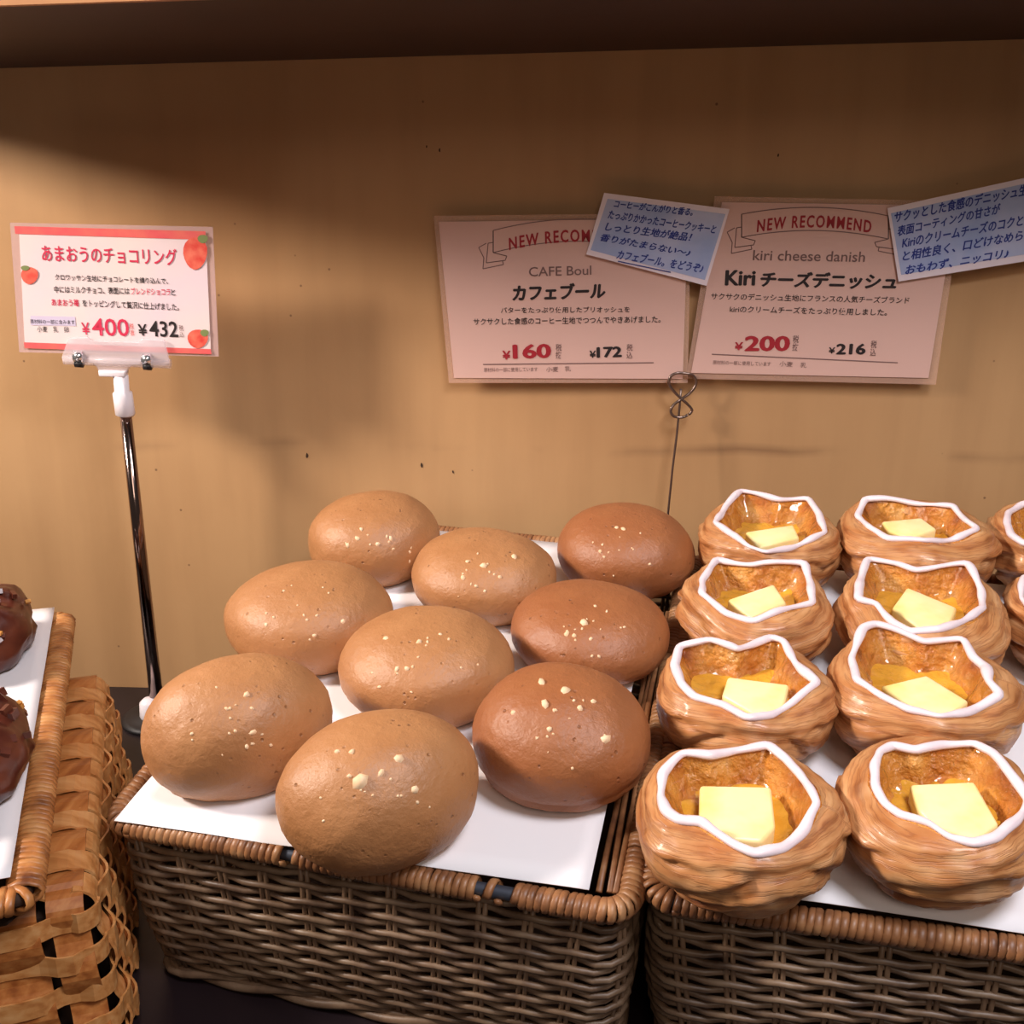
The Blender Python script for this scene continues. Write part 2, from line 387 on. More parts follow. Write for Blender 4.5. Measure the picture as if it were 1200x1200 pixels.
rx0 = mx1 + .010
RROT = math.degrees(math.atan2(onb(1190, 1112).y-onb(775, 1056).y, onb(1190, 1112).x-onb(775, 1056).x)); print('RROT', RROT, onb(775,1056), mx1)
RS = onb(775, 1056).y
wicker_basket('wicker_basket', rx0, rx0+.36, ML-.03, RROT, 0, RS, 'grey-brown wicker basket at the right holding the cheese danishes', [], 11)

def sheet(name, pts, m, label, th=.0005, nx=24, ny=24, amp=.0008, mw=None, seed=0):
    vs = []; fs_ = []
    a, b, c, d = [Vector(p) for p in pts]
    for s in (0, 1):
        for j in range(ny+1):
            for i in range(nx+1):
                u, v = i/nx, j/ny; p = a.lerp(b, u).lerp(d.lerp(c, u), v)
                p.z += amp*noise.noise(Vector((p.x*25, p.y*25, seed))) + (th if s else 0); vs.append(p)
    n = (nx+1)*(ny+1)
    for j in range(ny):
        for i in range(nx):
            q = j*(nx+1)+i; fs_.append((n+q, n+q+1, n+q+nx+2, n+q+nx+1)); fs_.append((q, q+nx+1, q+nx+2, q+1))
    for i in range(nx): fs_.append((i, i+1, n+i+1, n+i)); q = ny*(nx+1)+i; fs_.append((q+1, q, n+q, n+q+1))
    for j in range(ny): q = j*(nx+1); fs_.append((q+nx+1, q, n+q, n+q+nx+1)); q += nx; fs_.append((q, q+nx+1, n+q+nx+1, n+q))
    o = mesh(name, vs, fs_, m); 
    if mw: o.matrix_world = mw
    return tag(o, label, 'paper')
LH = .0072                                         # liner height over the rim plane
pa, pb = onb(134, 962, LH), onb(692, 1037, LH)
sheet('paper_liner', [(pa.x, pa.y, LH), (pb.x, pb.y-.0045, LH), (pb.x-.018, ML-.022, LH), (pa.x+.002, ML-.022, LH)], M_paper, 'white paper liner under the round coffee buns', mw=BM, seed=1)
rq = [onb(x, y, LH) for x, y in ((772, 1030), (1180, 1091))]; rd = (rq[1]-rq[0]).normalized(); rn = Vector((-rd.y, rd.x, 0)); r0_ = Vector((rx0+.014, 0, 0)) ; r0_.y = rq[0].y + (r0_.x-rq[0].x)*rd.y/rd.x; r0_.z = LH
sheet('paper_liner', [r0_, r0_+rd*.33, r0_+rd*.33+rn*(ML-.05), r0_+rn*(ML-.05)], M_paper, 'white paper liner under the cheese danishes', mw=BM, seed=2)

# ------------------------------------------------------------------ coffee buns
def bun(x0, x1, y0, y1, rot, label, mi, seed, chips=(), crease=False, asp=.9):
    cx, cy = (x0+x1)/2, (y0+y1)/2; rnd = random.Random(seed)
    c = onb(cx, cy, .033); Wd = B2W(c); mpp = depth(Wd)/F
    el = math.asin(max(-1, min(1, -((Wd-CAM).normalized()).dot(Vector((0, -SB, CB))))))
    a = (x1-x0)/2*mpp; r = (y1-y0)/(x1-x0)
    b = a*asp; q = r*r - (asp*math.sin(el))**2; cc = a*max(.46, min(.74, math.sqrt(max(.05, q))/math.cos(el)))
    hb = .72*cc; c = onb(cx, cy, LH + .0012 + hb)
    n, m_ = 56, 36; vs = []; fs_ = []
    def surf(th, ph):
        d = Vector((math.cos(ph)*math.cos(th), math.cos(ph)*math.sin(th), math.sin(ph)))
        e = .93; z = math.copysign(abs(d.z)**e, d.z); h = math.hypot(d.x, d.y)**e
        x, y = d.x/max(1e-6, math.hypot(d.x, d.y))*h, d.y/max(1e-6, math.hypot(d.x, d.y))*h
        p = Vector((x*a*1.0, y*b, z*cc))
        k = 1 + .035*noise.noise(Vector((d.x*1.3, d.y*1.3, d.z*1.3+seed*3.1))) + .010*noise.noise(Vector((d.x*5, d.y*5, d.z*5+seed)))
        low = max(0, .1-d.z); k += low*.03*noise.noise(Vector((d.x*4, d.y*4, d.z*9+seed)))
        if crease:
            dd = d.z + .12 - .10*math.sin(th*2.0+1.2); k += (-.045*math.exp(-((dd+.20)/.045)**2) + .02*math.exp(-((dd+.30)/.06)**2))*max(0, math.sin(-th))**.5
        p *= k
        if p.z < -hb: p.z = -hb + (p.z+hb)*.04
        return p
    for j in range(m_+1):
        ph = -PI/2 + PI*j/m_
        for i in range(n): vs.append(surf(2*PI*i/n, ph))
    for j in range(m_):
        for i in range(n): i2 = (i+1) % n; fs_.append((j*n+i, j*n+i2, (j+1)*n+i2, (j+1)*n+i))
    M = BM @ Matrix.Translation(c) @ Matrix.Rotation(math.radians(rot), 4, 'Z')
    o = mesh('coffee_bun', vs, fs_, M_bun[mi]); o.matrix_world = M
    bm = bmesh.new(); bm.from_mesh(o.data); bmesh.ops.remove_doubles(bm, verts=bm.verts, dist=1e-5); bm.to_mesh(o.data); bm.free()
    o.data.polygons.foreach_set('use_smooth', [True]*len(o.data.polygons))
    mb = MB(); lst = [(u, v, s) for u, v, s in chips]
    for k in range(rnd.randint(8, 12)):
        lst.append((rnd.gauss(0, .3), rnd.uniform(-.15, .62), rnd.choice((.5, .6, .8, 1.0))))
    for k in range(5): lst.append((rnd.uniform(-.7, .7), rnd.uniform(-.6, .1), rnd.uniform(.4, .8)))
    Mi = M.inverted()
    for u, v, s in lst:                            # where the camera sees it, on the crust
        px = cx + u*(x1-x0)/2*.9; py = cy - v*(y1-y0)/2*.9
        o_ = Mi @ CAM; d_ = (Mi.to_3x3() @ ray(px, py)).normalized()
        ok, loc, nor, _ = o.ray_cast(o_, d_)
        if not ok: continue
        tx = nor.orthogonal().normalized(); ty = nor.cross(tx); an = rnd.uniform(0, PI); e1 = rnd.uniform(.6, 1.6)
        ux = tx*math.cos(an)+ty*math.sin(an); uy = nor.cross(ux); q = 6; r_ = .0021*s; ring = []; tp = []
        for k in range(q):
            aa = 2*PI*k/q; rr = r_*rnd.uniform(.7, 1.2)
            ring.append(loc - nor*.0004 + ux*math.cos(aa)*rr*e1 + uy*math.sin(aa)*rr)
            tp.append(loc + nor*.0009*s + ux*math.cos(aa)*rr*e1*.6 + uy*math.sin(aa)*rr*.6)
        mb.add(ring+tp, [tuple(range(q, 2*q))] + [(k, (k+1) % q, q+(k+1) % q, q+k) for k in range(q)])
    cr = mb.obj('crumb_topping', M_crumb, o); tag(cr, 'pale biscuit crumbs stuck on the crust', kind='stuff')
    tag(o, label, 'bread roll', 'coffee buns in the middle basket'); return o
bun(362, 516, 576, 687, 12, 'coffee bun at the rear left of the basket, beside the wall', 0, 1)
bun(479, 655, 619, 731, -6, 'coffee bun with scattered pale crumbs, between the two rearmost buns', 0, 2, chips=[(.0, .25, 1.5), (.45, .45, 1.3)], asp=.85)
bun(652, 813, 590, 702, -8, 'deep brown coffee bun in the rear right corner, under the wire clip', 1, 3, asp=.9)
bun(265, 460, 657, 787, 6, 'coffee bun on the left edge of the basket, directly behind the tilted front left bun', 0, 4)
bun(398, 602, 710, 851, 4, 'coffee bun in the centre of the basket, directly behind the frontmost bun', 0, 5, chips=[(-.1, .45, 1.1)])
bun(596, 786, 679, 801, -14, 'deep brown coffee bun on the right edge, behind the creased front right bun', 1, 6, chips=[(-.08, .2, 2.0)])
bun(171, 388, 766, 938, 34, 'large coffee bun with an egg-like tilt in the front left corner of the basket', 0, 7, chips=[(.1, -.3, 1.2), (.1, .5, 1.3)], asp=.74)
bun(327, 561, 834, 1018, 38, 'largest frontmost coffee bun with one big white crumb, overlapping the front rim', 0, 8, chips=[(-.2, .12, 2.4), (.22, .45, 1.5), (.4, .0, 1.3)], asp=.8)
bun(554, 762, 780, 945, -8, 'reddish brown coffee bun with a crease near its base, front right of the basket', 1, 9, chips=[(-.25, .85, 2.0), (.05, .72, 1.8), (-.2, .5, 1.9), (.55, -.05, 1.5)], crease=True)

# ------------------------------------------------------------------ cheese danishes
def danish(bx0, bx1, loop, cheese, label, seed, Rk=1.0):
    rnd = random.Random(seed); n = 128
    lcx = sum(p[0] for p in loop)/len(loop); lcy = (min(p[1] for p in loop)+max(p[1] for p in loop))/2
    g = onb(lcx, lcy, .06); mpp = depth(B2W(g))/F; R = (bx1-bx0)/2*mpp*1.02*Rk; H = R*1.0
    top_ = LH + .001 + H
    P = [onb(x, y, top_) for x, y in loop]
    yc = (min(p.y for p in P)+max(p.y for p in P))/2
    xc = onb((bx0+bx1)/2, lcy+30, LH+H*.55).x
    C = Vector((xc, yc, 0))
    # polar radius of the icing line
    def rl0(th):
        dx, dy = math.cos(th), math.sin(th); best = 0
        for k in range(len(P)):
            ax, ay = P[k].x-C.x, P[k].y-C.y; bx, by = P[(k+1) % len(P)].x-C.x, P[(k+1) % len(P)].y-C.y
            ex_, ey_ = bx-ax, by-ay; det = dx*ey_ - dy*ex_
            if abs(det) < 1e-12: continue
            r = (ax*ey_ - ay*ex_)/det; q_ = (ax*dy - ay*dx)/det
            if r > 0 and -1e-6 <= q_ <= 1+1e-6: best = max(best, r)
        return best or R*.75
    raw = [rl0(2*PI*i/n) for i in range(n)]
    rl = [(raw[i-1]+2*raw[i]+raw[(i+1) % n])/4 for i in range(n)]
    prof = [(0, .0, 0), (.40, .0, 0), (.58, .008, .03), (.70, .06, .10), (.80, .17, .2), (.88, .30, .32), (.95, .42, .40), (.985, .54, .48), (1.0, .65, .56), (.985, .74, .64)]
    # dense outer side
    def pr(v):
        k = v*(len(prof)-1); i = min(len(prof)-2, int(k)); f = k-i
        return [prof[i][q]*(1-f)+prof[i+1][q]*f for q in range(2)]
    vs, uv = [], []; rowsO = 34; rowsT = 8; rowsI = 14
    ph = rnd.uniform(0, 6)
    for j in range(rowsO+rowsT+rowsI+1):
        for i in range(n):
            th = 2*PI*i/n; c_, s_ = math.cos(th), math.sin(th); r0 = rl[i]
            zrim = H*(1 + .022*math.sin(3*th+ph) + .015*math.sin(5*th+ph*2))
            Ro = max(R*(1 + .03*math.sin(2*th+ph) + .02*math.sin(5*th+ph)), r0+.004)
            if j <= rowsO:
                v = j/rowsO; k, z = pr(v); r = Ro*k; zz_ = z*H*1.06
                w_ = v*2.6 + .55*math.sin(2*th+ph) + .38*math.sin(3*th+ph*1.7)+.10*math.sin(7*th)
                f = w_ - math.floor(w_); rid = min(1, (1-f)*1.5)**.7 * min(1, f*6)
                if v > .2: r *= 1 + .075*(rid-.7)*min(1, (v-.2)*4); zz_ += .0012*rid
                uy_ = v*.6 + .10*(w_-v*2.6)
                r *= 1 - .075*math.exp(-((uy_-.33)/.022)**2) + .03*math.exp(-((uy_-.39)/.03)**2)
                uv.append((th/(2*PI)*6, v*.6 + .10*(w_-v*2.6)))
            elif j <= rowsO+rowsT:
                f = (j-rowsO)/rowsT; a = f*PI/2; rs = Ro*.965; zs = .75*H*1.06
                r = rs + (r0-rs)*(1-math.cos(a)); zz_ = zs + (zrim-zs)*math.sin(a)
                r += .0016*math.sin(9*f+3*math.sin(2*th+ph))*(1-f); uv.append((th/(2*PI)*6, .62+.25*f+.06*math.sin(2*th+ph)))
            else:
                f = (j-rowsO-rowsT)/rowsI; r = r0*(1-.30*math.sin(min(1, f*1.15)*PI/2) - max(0, f-.55)*1.2)
                r = max(0.0, r if f < 1 else 0); zz_ = zrim - (zrim-H*.62)*min(1, f*1.4)**.9 + .0022*noise.noise(Vector((c_*4, s_*4, f*3+seed)))*min(1,f*4)
                uv.append((th/(2*PI)*6, .9))
            k = 1 + .02*noise.noise(Vector((c_*2.2, s_*2.2, j*.12+seed*5)))
            bmp = .0011*noise.noise(Vector((c_*r*160, s_*r*160, zz_*160+seed)))
            vs.append(C + Vector((c_*(r*k+bmp), s_*(r*k+bmp), LH+.001+zz_+(bmp if j > rowsO+rowsT else 0))))
    fs_, mi = [], []
    for j in range(rowsO+rowsT+rowsI):
        for i in range(n):
            i2 = (i+1) % n; fs_.append((j*n+i, j*n+i2, (j+1)*n+i2, (j+1)*n+i)); mi.append(1 if j >= rowsO+rowsT-1 else 0)
    Mo = BM @ Matrix.Translation(C); vs = [v - C for v in vs]
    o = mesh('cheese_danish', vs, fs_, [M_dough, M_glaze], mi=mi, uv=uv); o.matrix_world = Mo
    # custard
    cv, cf = [], []; m_ = 10; k2 = 40
    for j in range(m_+1):
        for i in range(k2):
            th = 2*PI*i/k2; r = rl[int(i*n/k2)]*.76*j/m_
            cv.append(Vector((math.cos(th)*r, math.sin(th)*r, LH + H*.71 + .0022*noise.noise(Vector((math.cos(th)*r*90, math.sin(th)*r*90, seed))) - .004*(1-j/m_))))
    for j in range(m_):
        for i in range(k2): i2 = (i+1) % k2; cf.append((j*k2+i, (j+1)*k2+i, (j+1)*k2+i2, j*k2+i2))
    mesh('custard_filling', cv, cf, M_custard, o)
    # cheese block
    hc = LH + H*.88; Q = [onb(x, y, hc) - C for x, y in cheese]; Q = Q[::-1]
    if sum(Q[i].x*Q[(i+1) % len(Q)].y-Q[(i+1) % len(Q)].x*Q[i].y for i in range(len(Q))) < 0: Q = Q[::-1]
    q = len(Q); vv = [Vector((p.x, p.y, LH+H*.6)) for p in Q] + [Vector((p.x, p.y, hc + rnd.uniform(-.0012, .0012))) for p in Q]
    ch = mesh('cheese_block', vv, [tuple(range(q))[::-1], tuple(range(q, 2*q))] + [(i, (i+1) % q, q+(i+1) % q, q+i) for i in range(q)], M_cheese, o)
    bevel(ch, .0022, 3)
    # icing line
    pts, rad = [], []
    for i in range(n):
        th = 2*PI*i/n; zrim = H*(1 + .022*math.sin(3*th+ph) + .015*math.sin(5*th+ph*2))
        k = 1 + .02*noise.noise(Vector((math.cos(th)*2.2, math.sin(th)*2.2, (rowsO+rowsT)*.12+seed*5)))
        pts.append(Vector((math.cos(th)*rl[i]*k, math.sin(th)*rl[i]*k, LH+.0015+zrim)))
        rad.append(.0029 + .0013*noise.noise(Vector((math.cos(th)*2.5, math.sin(th)*2.5, seed*9))) + .0002*math.sin(9*th))
    mb = MB(); mb.tube(pts, rad, 10, closed=True, up=(0, 0, 1), flat=.75); mb.obj('icing_line', M_icing, o)
    tag(o, label, 'pastry', 'cheese danishes in the right basket'); return o
danish(750, 985, [(800,886),(831,888),(860,879),(900,873),(921,889),(937,906),(948,925),(957,945),(942,970),(917,993),(885,1004),(862,993),(840,977),(821,964),(796,963),(781,952),(774,931),(776,906),(790,893)],
       [(820,920),(904,921),(909,968),(893,985),(860,984),(819,960)], 'front left danish with the whitest square cheese block, overhanging the basket corner', 1)
danish(980, 1214, [(1047,873),(1073,879),(1104,872),(1142,871),(1162,883),(1177,904),(1196,923),(1206,937),(1190,963),(1167,983),(1141,990),(1112,983),(1089,967),(1056,954),(1037,939),(1026,921),(1024,902),(1031,881)],
       [(1066,919),(1142,916),(1171,967),(1142,985),(1104,975),(1077,950)], 'front right danish with a dark spot in its custard, cut by the picture edge', 2)
danish(773, 973, [(796,757),(832,753),(864,762),(903,746),(918,750),(932,777),(957,803),(932,820),(903,837),(875,843),(846,827),(814,818),(798,802),(790,777)],
       [(853,791),(925,802),(918,834),(885,836),(846,814)], 'danish with a pointed right icing corner, second from front in the left column', 3)
danish(973, 1184, [(1011,739),(1025,734),(1047,739),(1083,751),(1129,748),(1140,769),(1156,784),(1158,802),(1172,816),(1136,832),(1100,841),(1065,834),(1025,812),(1004,798),(998,769)],
       [(1032,803),(1086,789),(1136,820),(1115,837),(1075,834)], 'wide danish with a diamond-shaped cheese block, second from the front in the middle column', 4)
danish(796, 972, [(840,655),(883,663),(943,660),(950,683),(952,707),(923,715),(883,727),(850,717),(822,698),(823,680)],
       [(852,703),(907,685),(922,707),(880,724)], 'danish with a four-cornered icing line, third from the front in the left column', 5)
danish(981, 1172, [(1017,655),(1053,660),(1073,667),(1133,663),(1150,690),(1152,713),(1127,730),(1100,740),(1067,740),(1047,727),(1027,708),(1005,705),(1008,680)],
       [(1063,688),(1122,710),(1113,732),(1080,737),(1045,713)], 'danish with browned custard, third from the front in the middle column', 6)
danish(821, 979, [(867,578),(913,585),(947,583),(960,603),(967,627),(943,635),(927,640),(897,648),(877,642),(857,627),(838,613),(850,593)],
       [(873,623),(930,613),(937,630),(890,640)], 'rearmost danish in the left column, with bright yellow custard, by the wall', 7)
danish(984, 1155, [(1013,587),(1060,588),(1117,593),(1133,613),(1145,623),(1120,630),(1083,635),(1040,632),(1020,620),(1005,603)],
       [(1033,610),(1080,605),(1098,620),(1070,630),(1040,623)], 'rearmost danish in the middle column, with a flat oval opening, by the wall', 8)
danish(1158, 1320, [(1196,591),(1182,600),(1179,614),(1185,628),(1199,639),(1240,646),(1280,640),(1302,622),(1300,605),(1275,590),(1230,586)],
       [(1215,620),(1260,612),(1275,626),(1230,636)], 'danish cut by the right picture edge, in the back row by the wall', 9)
danish(1175, 1352, [(1200,676),(1250,669),(1310,675),(1335,700),(1320,725),(1260,738),(1215,725),(1196,702)],
       [(1235,708),(1285,698),(1300,715),(1250,724)], 'danish cut by the right picture edge, second row from the wall', 10)

# ------------------------------------------------------------------ splint basket used as a riser, tray on it
HC = .125; TR = .150
fr = onz(48, 1052, TR); bk = onz(88, 712, TR)
vdir = Vector((bk.x-fr.x, bk.y-fr.y, 0)); TL_ = vdir.length; vdir.normalize(); udir = Vector((-vdir.y, vdir.x, 0))*-1   # udir to the right
cfr = onz(110, 1052, HC); cbk = onz(157, 792, HC)
off = (Vector((cfr.x, cfr.y, 0)) - Vector((fr.x, fr.y, 0)))
cr_u = off.dot(udir); cr_v = off.dot(vdir); cb_v = (Vector((cbk.x, cbk.y, 0)) - Vector((fr.x, fr.y, 0))).dot(vdir)
LM = Matrix(((udir.x, vdir.x, 0, fr.x), (udir.y, vdir.y, 0, fr.y), (0, 0, 1, 0), (0, 0, 0, 1)))
cw = .34                                           # width, runs left out of the picture
U1, U0, V0, V1 = cr_u, cr_u-cw, cr_v, max(cb_v, cr_v+.30)
chip = empty('splint_basket', LM @ Vector((U1, V0, 0))); 
def chipw(p): return (LM @ Vector(p)) - chip.location
def ribbon(path, nrm, wd, th=.0011):               # path points, normals; wd vectors across
    mb = MB(); vs = []; N = len(path)
    for p, n, a in zip(path, nrm, wd):
        for s, q in ((-1, 1), (1, 1), (1, -1), (-1, -1)): vs.append(chipw(p + a*s/2 + n*th*q/2 + (n*.0006 if q > 0 else Vector())))
    fs_ = []
    for i in range(N-1):
        for k in range(4): k2 = (k+1) % 4; fs_.append((i*4+k, i*4+k2, i*4+4+k2, i*4+4+k))
    fs_ += [(0, 1, 2, 3), ((N-1)*4+3, (N-1)*4+2, (N-1)*4+1, (N-1)*4)]
    mb.add(vs, fs_); return mb
WO = .0026; RC = .012; flare = .12
nA = 13; pA = (V1-V0-.008)/nA
bw = [.022, .040, .044, .044, .044, .044, .044]; bpos = []; acc = U1 - .006
for b in bw: bpos.append((acc-b/2, b)); acc -= b + .0042
nC = 5; pC = (HC-.004)/nC
def sg(x): return max(-1, min(1, x*1.8))
# A: across the top and down the right side
for k in range(nA):
    v = V0 + .006 + pA*(k+.5); path, nrm = [], []; stp = .006
    u = U0
    while u < U1 - RC:
        ph_ = 0
        for bi, (c, b) in enumerate(bpos):
            if abs(u-c) <= b/2+.002: ph_ = (1 if (bi+k) % 2 else -1)*max(0, math.cos((u-c)/(b+.0042)*PI))**.3
        path.append(Vector((u, v, HC + WO*ph_))); nrm.append(Vector((0, 0, 1))); u += stp
    for q in range(7):
        a = q/6*PI/2; path.append(Vector((U1-RC+RC*math.sin(a), v, HC-RC+RC*math.cos(a)+WO*.3))); nrm.append(Vector((math.sin(a), 0, math.cos(a))))
    for q in range(1, nC*4):
        z = (HC-RC)*(1-q/(nC*4)); ci = (HC-z)/pC; ph_ = math.cos(PI*ci + PI*k)
        path.append(Vector((U1 + .010*(1-z/HC) + .0035*ph_, v, z))); nrm.append(Vector((1, 0, flare)))
    ribbon(path, nrm, [Vector((0, pA*.85, 0))]*len(path)).obj('splint', M_spl[0], chip, smooth=False)
# B: along the top and down the front
for bi, (c, b) in enumerate(bpos):
    path, nrm = [], []; v = V1
    while v > V0 + RC:
        kk = (v-V0-.006)/pA - .5; ph_ = -math.cos(PI*(kk-round(kk))) * (1 if (bi+round(kk)) % 2 else -1)
        path.append(Vector((c, v, HC + WO*ph_))); nrm.append(Vector((0, 0, 1))); v -= .005
    for q in range(7):
        a = q/6*PI/2; path.append(Vector((c, V0+RC-RC*math.sin(a), HC-RC+RC*math.cos(a)))); nrm.append(Vector((0, -math.sin(a), math.cos(a))))
    for q in range(1, nC*4):
        z = (HC-RC)*(1-q/(nC*4)); ci = (HC-z)/pC; ph_ = math.cos(PI*ci + PI*bi)
        path.append(Vector((c + .010*(1-z/HC)*(1 if bi == 0 else .8 if bi == 1 else .4), V0 - .008*(1-z/HC) - .0035*ph_, z))); nrm.append(Vector((0, -1, flare)))
    ribbon(path, nrm, [Vector((b*.96, 0, 0))]*len(path)).obj('splint', M_spl[1], chip, smooth=False)
# C: rings round the sides
for j in range(nC):
    z = HC - pC*(j+.62); path, nrm = [], []; fl = .010*(1-z/HC)
    u = U0
    while u < U1 - RC:
        ph_ = 0
        for bi, (c, b) in enumerate(bpos):
            t_ = (u-c)/(b/2+.002)
            if abs(t_) <= 1: ph_ = math.cos(t_*PI/2)**.5 * (1 if (bi+j) % 2 else -1)
        path.append(Vector((u, V0 - fl - .0035*ph_ - .001, z))); nrm.append(Vector((0, -1, flare))); u += .005
    for q in range(7):
        a = q/6*PI/2; path.append(Vector((U1+fl-RC+RC*math.sin(a), V0-fl+RC-RC*math.cos(a), z))); nrm.append(Vector((math.sin(a), -math.cos(a), flare)))
    v = V0+RC
    while v < V1:
        kk = (v-V0-.006)/pA - .5; ph_ = math.cos(PI*(kk-round(kk))) * (1 if (j+round(kk)) % 2 else -1)
        path.append(Vector((U1 + fl + .0035*ph_ + .001, v, z))); nrm.append(Vector((1, 0, flare))); v += .004
    ribbon(path, nrm, [Vector((0, 0, pC*.56))]*len(path)).obj('splint', M_spl[2], chip, smooth=False)
mb = MB(); mb.box(((U0+U1)/2-.004, (V0+V1)/2+.002, HC/2-.006), (U1-U0-.014, V1-V0-.014, HC-.016))  # dark box added inside so the gaps between splints read as deep shade
mb.v = [chipw(v) for v in mb.v]; mb.obj('gap_shade_box', M_inner, chip, smooth=False)
tag(chip, 'honey-coloured flat-splint woven basket turned over as a riser at the left', 'basket')
# tray
tray = empty('wicker_tray', fr); tray.location.z = HC + .004
TW = .30; rimw = .0105
R = RR(-TW, -rimw, rimw, TL_-rimw, .006)
def TP(p, h): return (LM @ Vector((p.x, p.y, TR-.006+h))) - tray.location
mb = MB(); mb.tube([TP(R.at(i/160)[0], 0) for i in range(160)], .005, 8, closed=True, up=(0, 0, 1)); mb.obj('rim_rod', M_inner, tray)
wrap(tray, TP, R, 0, 1, .0052, .0100, .0058, .0030, M_wrap2, 21)
for j in range(3):
    z = HC + .010 + j*.0055 - (TR-.006); n_ = 400
    mb = MB(); mb.tube([TP(R.at(i/n_)[0] - R.at(i/n_)[1]*(.002+.002*math.cos(i*PI/4+j*PI)), z) for i in range(n_)], .0027, 6, closed=True, up=(0, 0, 1)); mb.obj('weaver', M_wrap2, tray)
mb = MB(); vs = [TP(R.at(i/60)[0]*1.0, HC+.006-(TR-.006)) for i in range(60)]; mb.add(vs, [tuple(range(60))]); mb.add([v-Vector((0, 0, .003)) for v in vs], [tuple(range(60))[::-1]]); mb.obj('tray_floor', M_inner, tray)
tag(tray, 'shallow tray with a flat cane-wrapped rim standing on the splint basket', 'tray')
lz = TR + .0025
q1, q2 = onz(64, 712, lz), onz(12, 1028, lz)
LMi = LM.inverted(); q1l, q2l = LMi @ q1, LMi @ q2
pr_ = max(q1l.x, q2l.x)
sheet('paper_liner', [(-TW+.03, q2l.y, lz), (q2l.x, q2l.y, lz), (q1l.x, q1l.y, lz), (-TW+.03, q1l.y, lz)], M_paper, 'white paper liner in the left tray under the chocolate rings', mw=LM, seed=4)
def choc_ring(px, py, label, seed):
    c = onz(px, py, lz+.024); rnd = random.Random(seed); vs, fs_ = [], []; n, m_ = 90, 36
    for i in range(n):
        a = 2*PI*i/n
        for j in range(m_):
            b = 2*PI*j/m_; r = .0255*(1 + .10*noise.noise(Vector((math.cos(a)*3, math.sin(a)*3, math.sin(b)*1.5+seed))) + .08*math.sin(7*a+b*1.5) + .05*noise.noise(Vector((math.cos(a)*12, math.sin(a)*12, b*3+seed))))
            z = r*math.sin(b)*1.15; R_ = .036 + r*math.cos(b)
            vs.append(Vector((R_*math.cos(a), R_*math.sin(a), max(z, -.0225))))
    for i in range(n):
        for j in range(m_): i2, j2 = (i+1) % n, (j+1) % m_; fs_.append((i*m_+j, i2*m_+j, i2*m_+j2, i*m_+j2))
    o = mesh('chocolate_ring', vs, fs_, M_choc); o.location = c
    mb = MB()
    for k in range(60):
        a, b = rnd.uniform(0, 2*PI), rnd.uniform(.2, 2.6); r = .0265; p = Vector(((.036+r*math.cos(b))*math.cos(a), (.036+r*math.cos(b))*math.sin(a), r*1.15*math.sin(b)))
        mb.box((0, 0, 0), (rnd.uniform(.003, .008), rnd.uniform(.003, .006), .004), Matrix.Translation(p) @ Matrix.Rotation(rnd.uniform(0, 6), 4, (rnd.random(), rnd.random(), 1)))
    c2 = mb.obj('chocolate_chips', M_choc, o, smooth=False); c2['kind'] = 'stuff'
    mb = MB()
    for k in range(10):
        a, b = rnd.uniform(0, 2*PI), rnd.uniform(.3, 1.6); r = .028; p = Vector(((.036+r*math.cos(b))*math.cos(a), (.036+r*math.cos(b))*math.sin(a), r*1.15*math.sin(b)))
        mb.box((0, 0, 0), (.004, .003, .0025), Matrix.Translation(p) @ Matrix.Rotation(rnd.uniform(0, 6), 4, (rnd.random(), rnd.random(), 1)))
    c3 = mb.obj('nut_pieces', M_nut, o, smooth=False); c3['kind'] = 'stuff'
    tag(o, label, 'bread', 'chocolate rings in the left tray')
choc_ring(-57, 742, 'chocolate coated ring bread cut by the left picture edge, the rear one', 2)
choc_ring(-84, 888, 'chocolate coated ring bread cut by the left picture edge, the front one', 5)

# ------------------------------------------------------------------ cards and their print
def txt(s, m, P0, P1, hm, nrm, parent, name, sp=1.0, bold=0.0, arc=0.0, shear=0.0, off=.0004, fit=True):
    cu = bpy.data.curves.new('t', 'FONT'); cu.body = s; cu.size = 1; cu.space_character = sp; cu.offset = min(bold, .006); cu.shear = shear; cu.resolution_u = 3
    ob = bpy.data.objects.new('t', cu); sc.collection.objects.link(ob); bpy.context.view_layer.update()
    dg = bpy.context.evaluated_depsgraph_get(); me = bpy.data.meshes.new_from_object(ob.evaluated_get(dg))
    bpy.data.objects.remove(ob)
    if not me.vertices: return None
    xs = [v.co.x for v in me.vertices]; ys = [v.co.y for v in me.vertices]; x0, x1 = min(xs), max(xs); y0, y1 = min(ys), max(ys)
    d = P1-P0; L = d.length; d.normalize(); upv = nrm.cross(d).normalized()
    if upv.z < 0: upv = -upv
    base = parent.location
    if bold > .006:
        e = (bold-.006)*(1 if len(s) > 1 else 1.0); bm = bmesh.new()
        for q, (dx, dy) in enumerate(((-e, 0), (e, 0), (0, e*.7), (0, -e*.7))):
            n0 = len(bm.verts); bm.from_mesh(me); bm.verts.ensure_lookup_table()
            for v in bm.verts[n0:]: v.co += Vector((dx, dy, q*.002))
        bm.to_mesh(me); bm.free()
    for v in me.vertices:
        u = (v.co.x-x0)/(x1-x0); w_ = (v.co.y-y0)/(y1-y0)
        v.co = P0 + d*(u*L) + upv*(w_*hm + arc*(1-(2*u-1)**2)) + nrm*(off + v.co.z*.01) - base
    me.materials.clear(); me.materials.append(m); o = link(bpy.data.objects.new(name, me)); o.parent = parent; return o
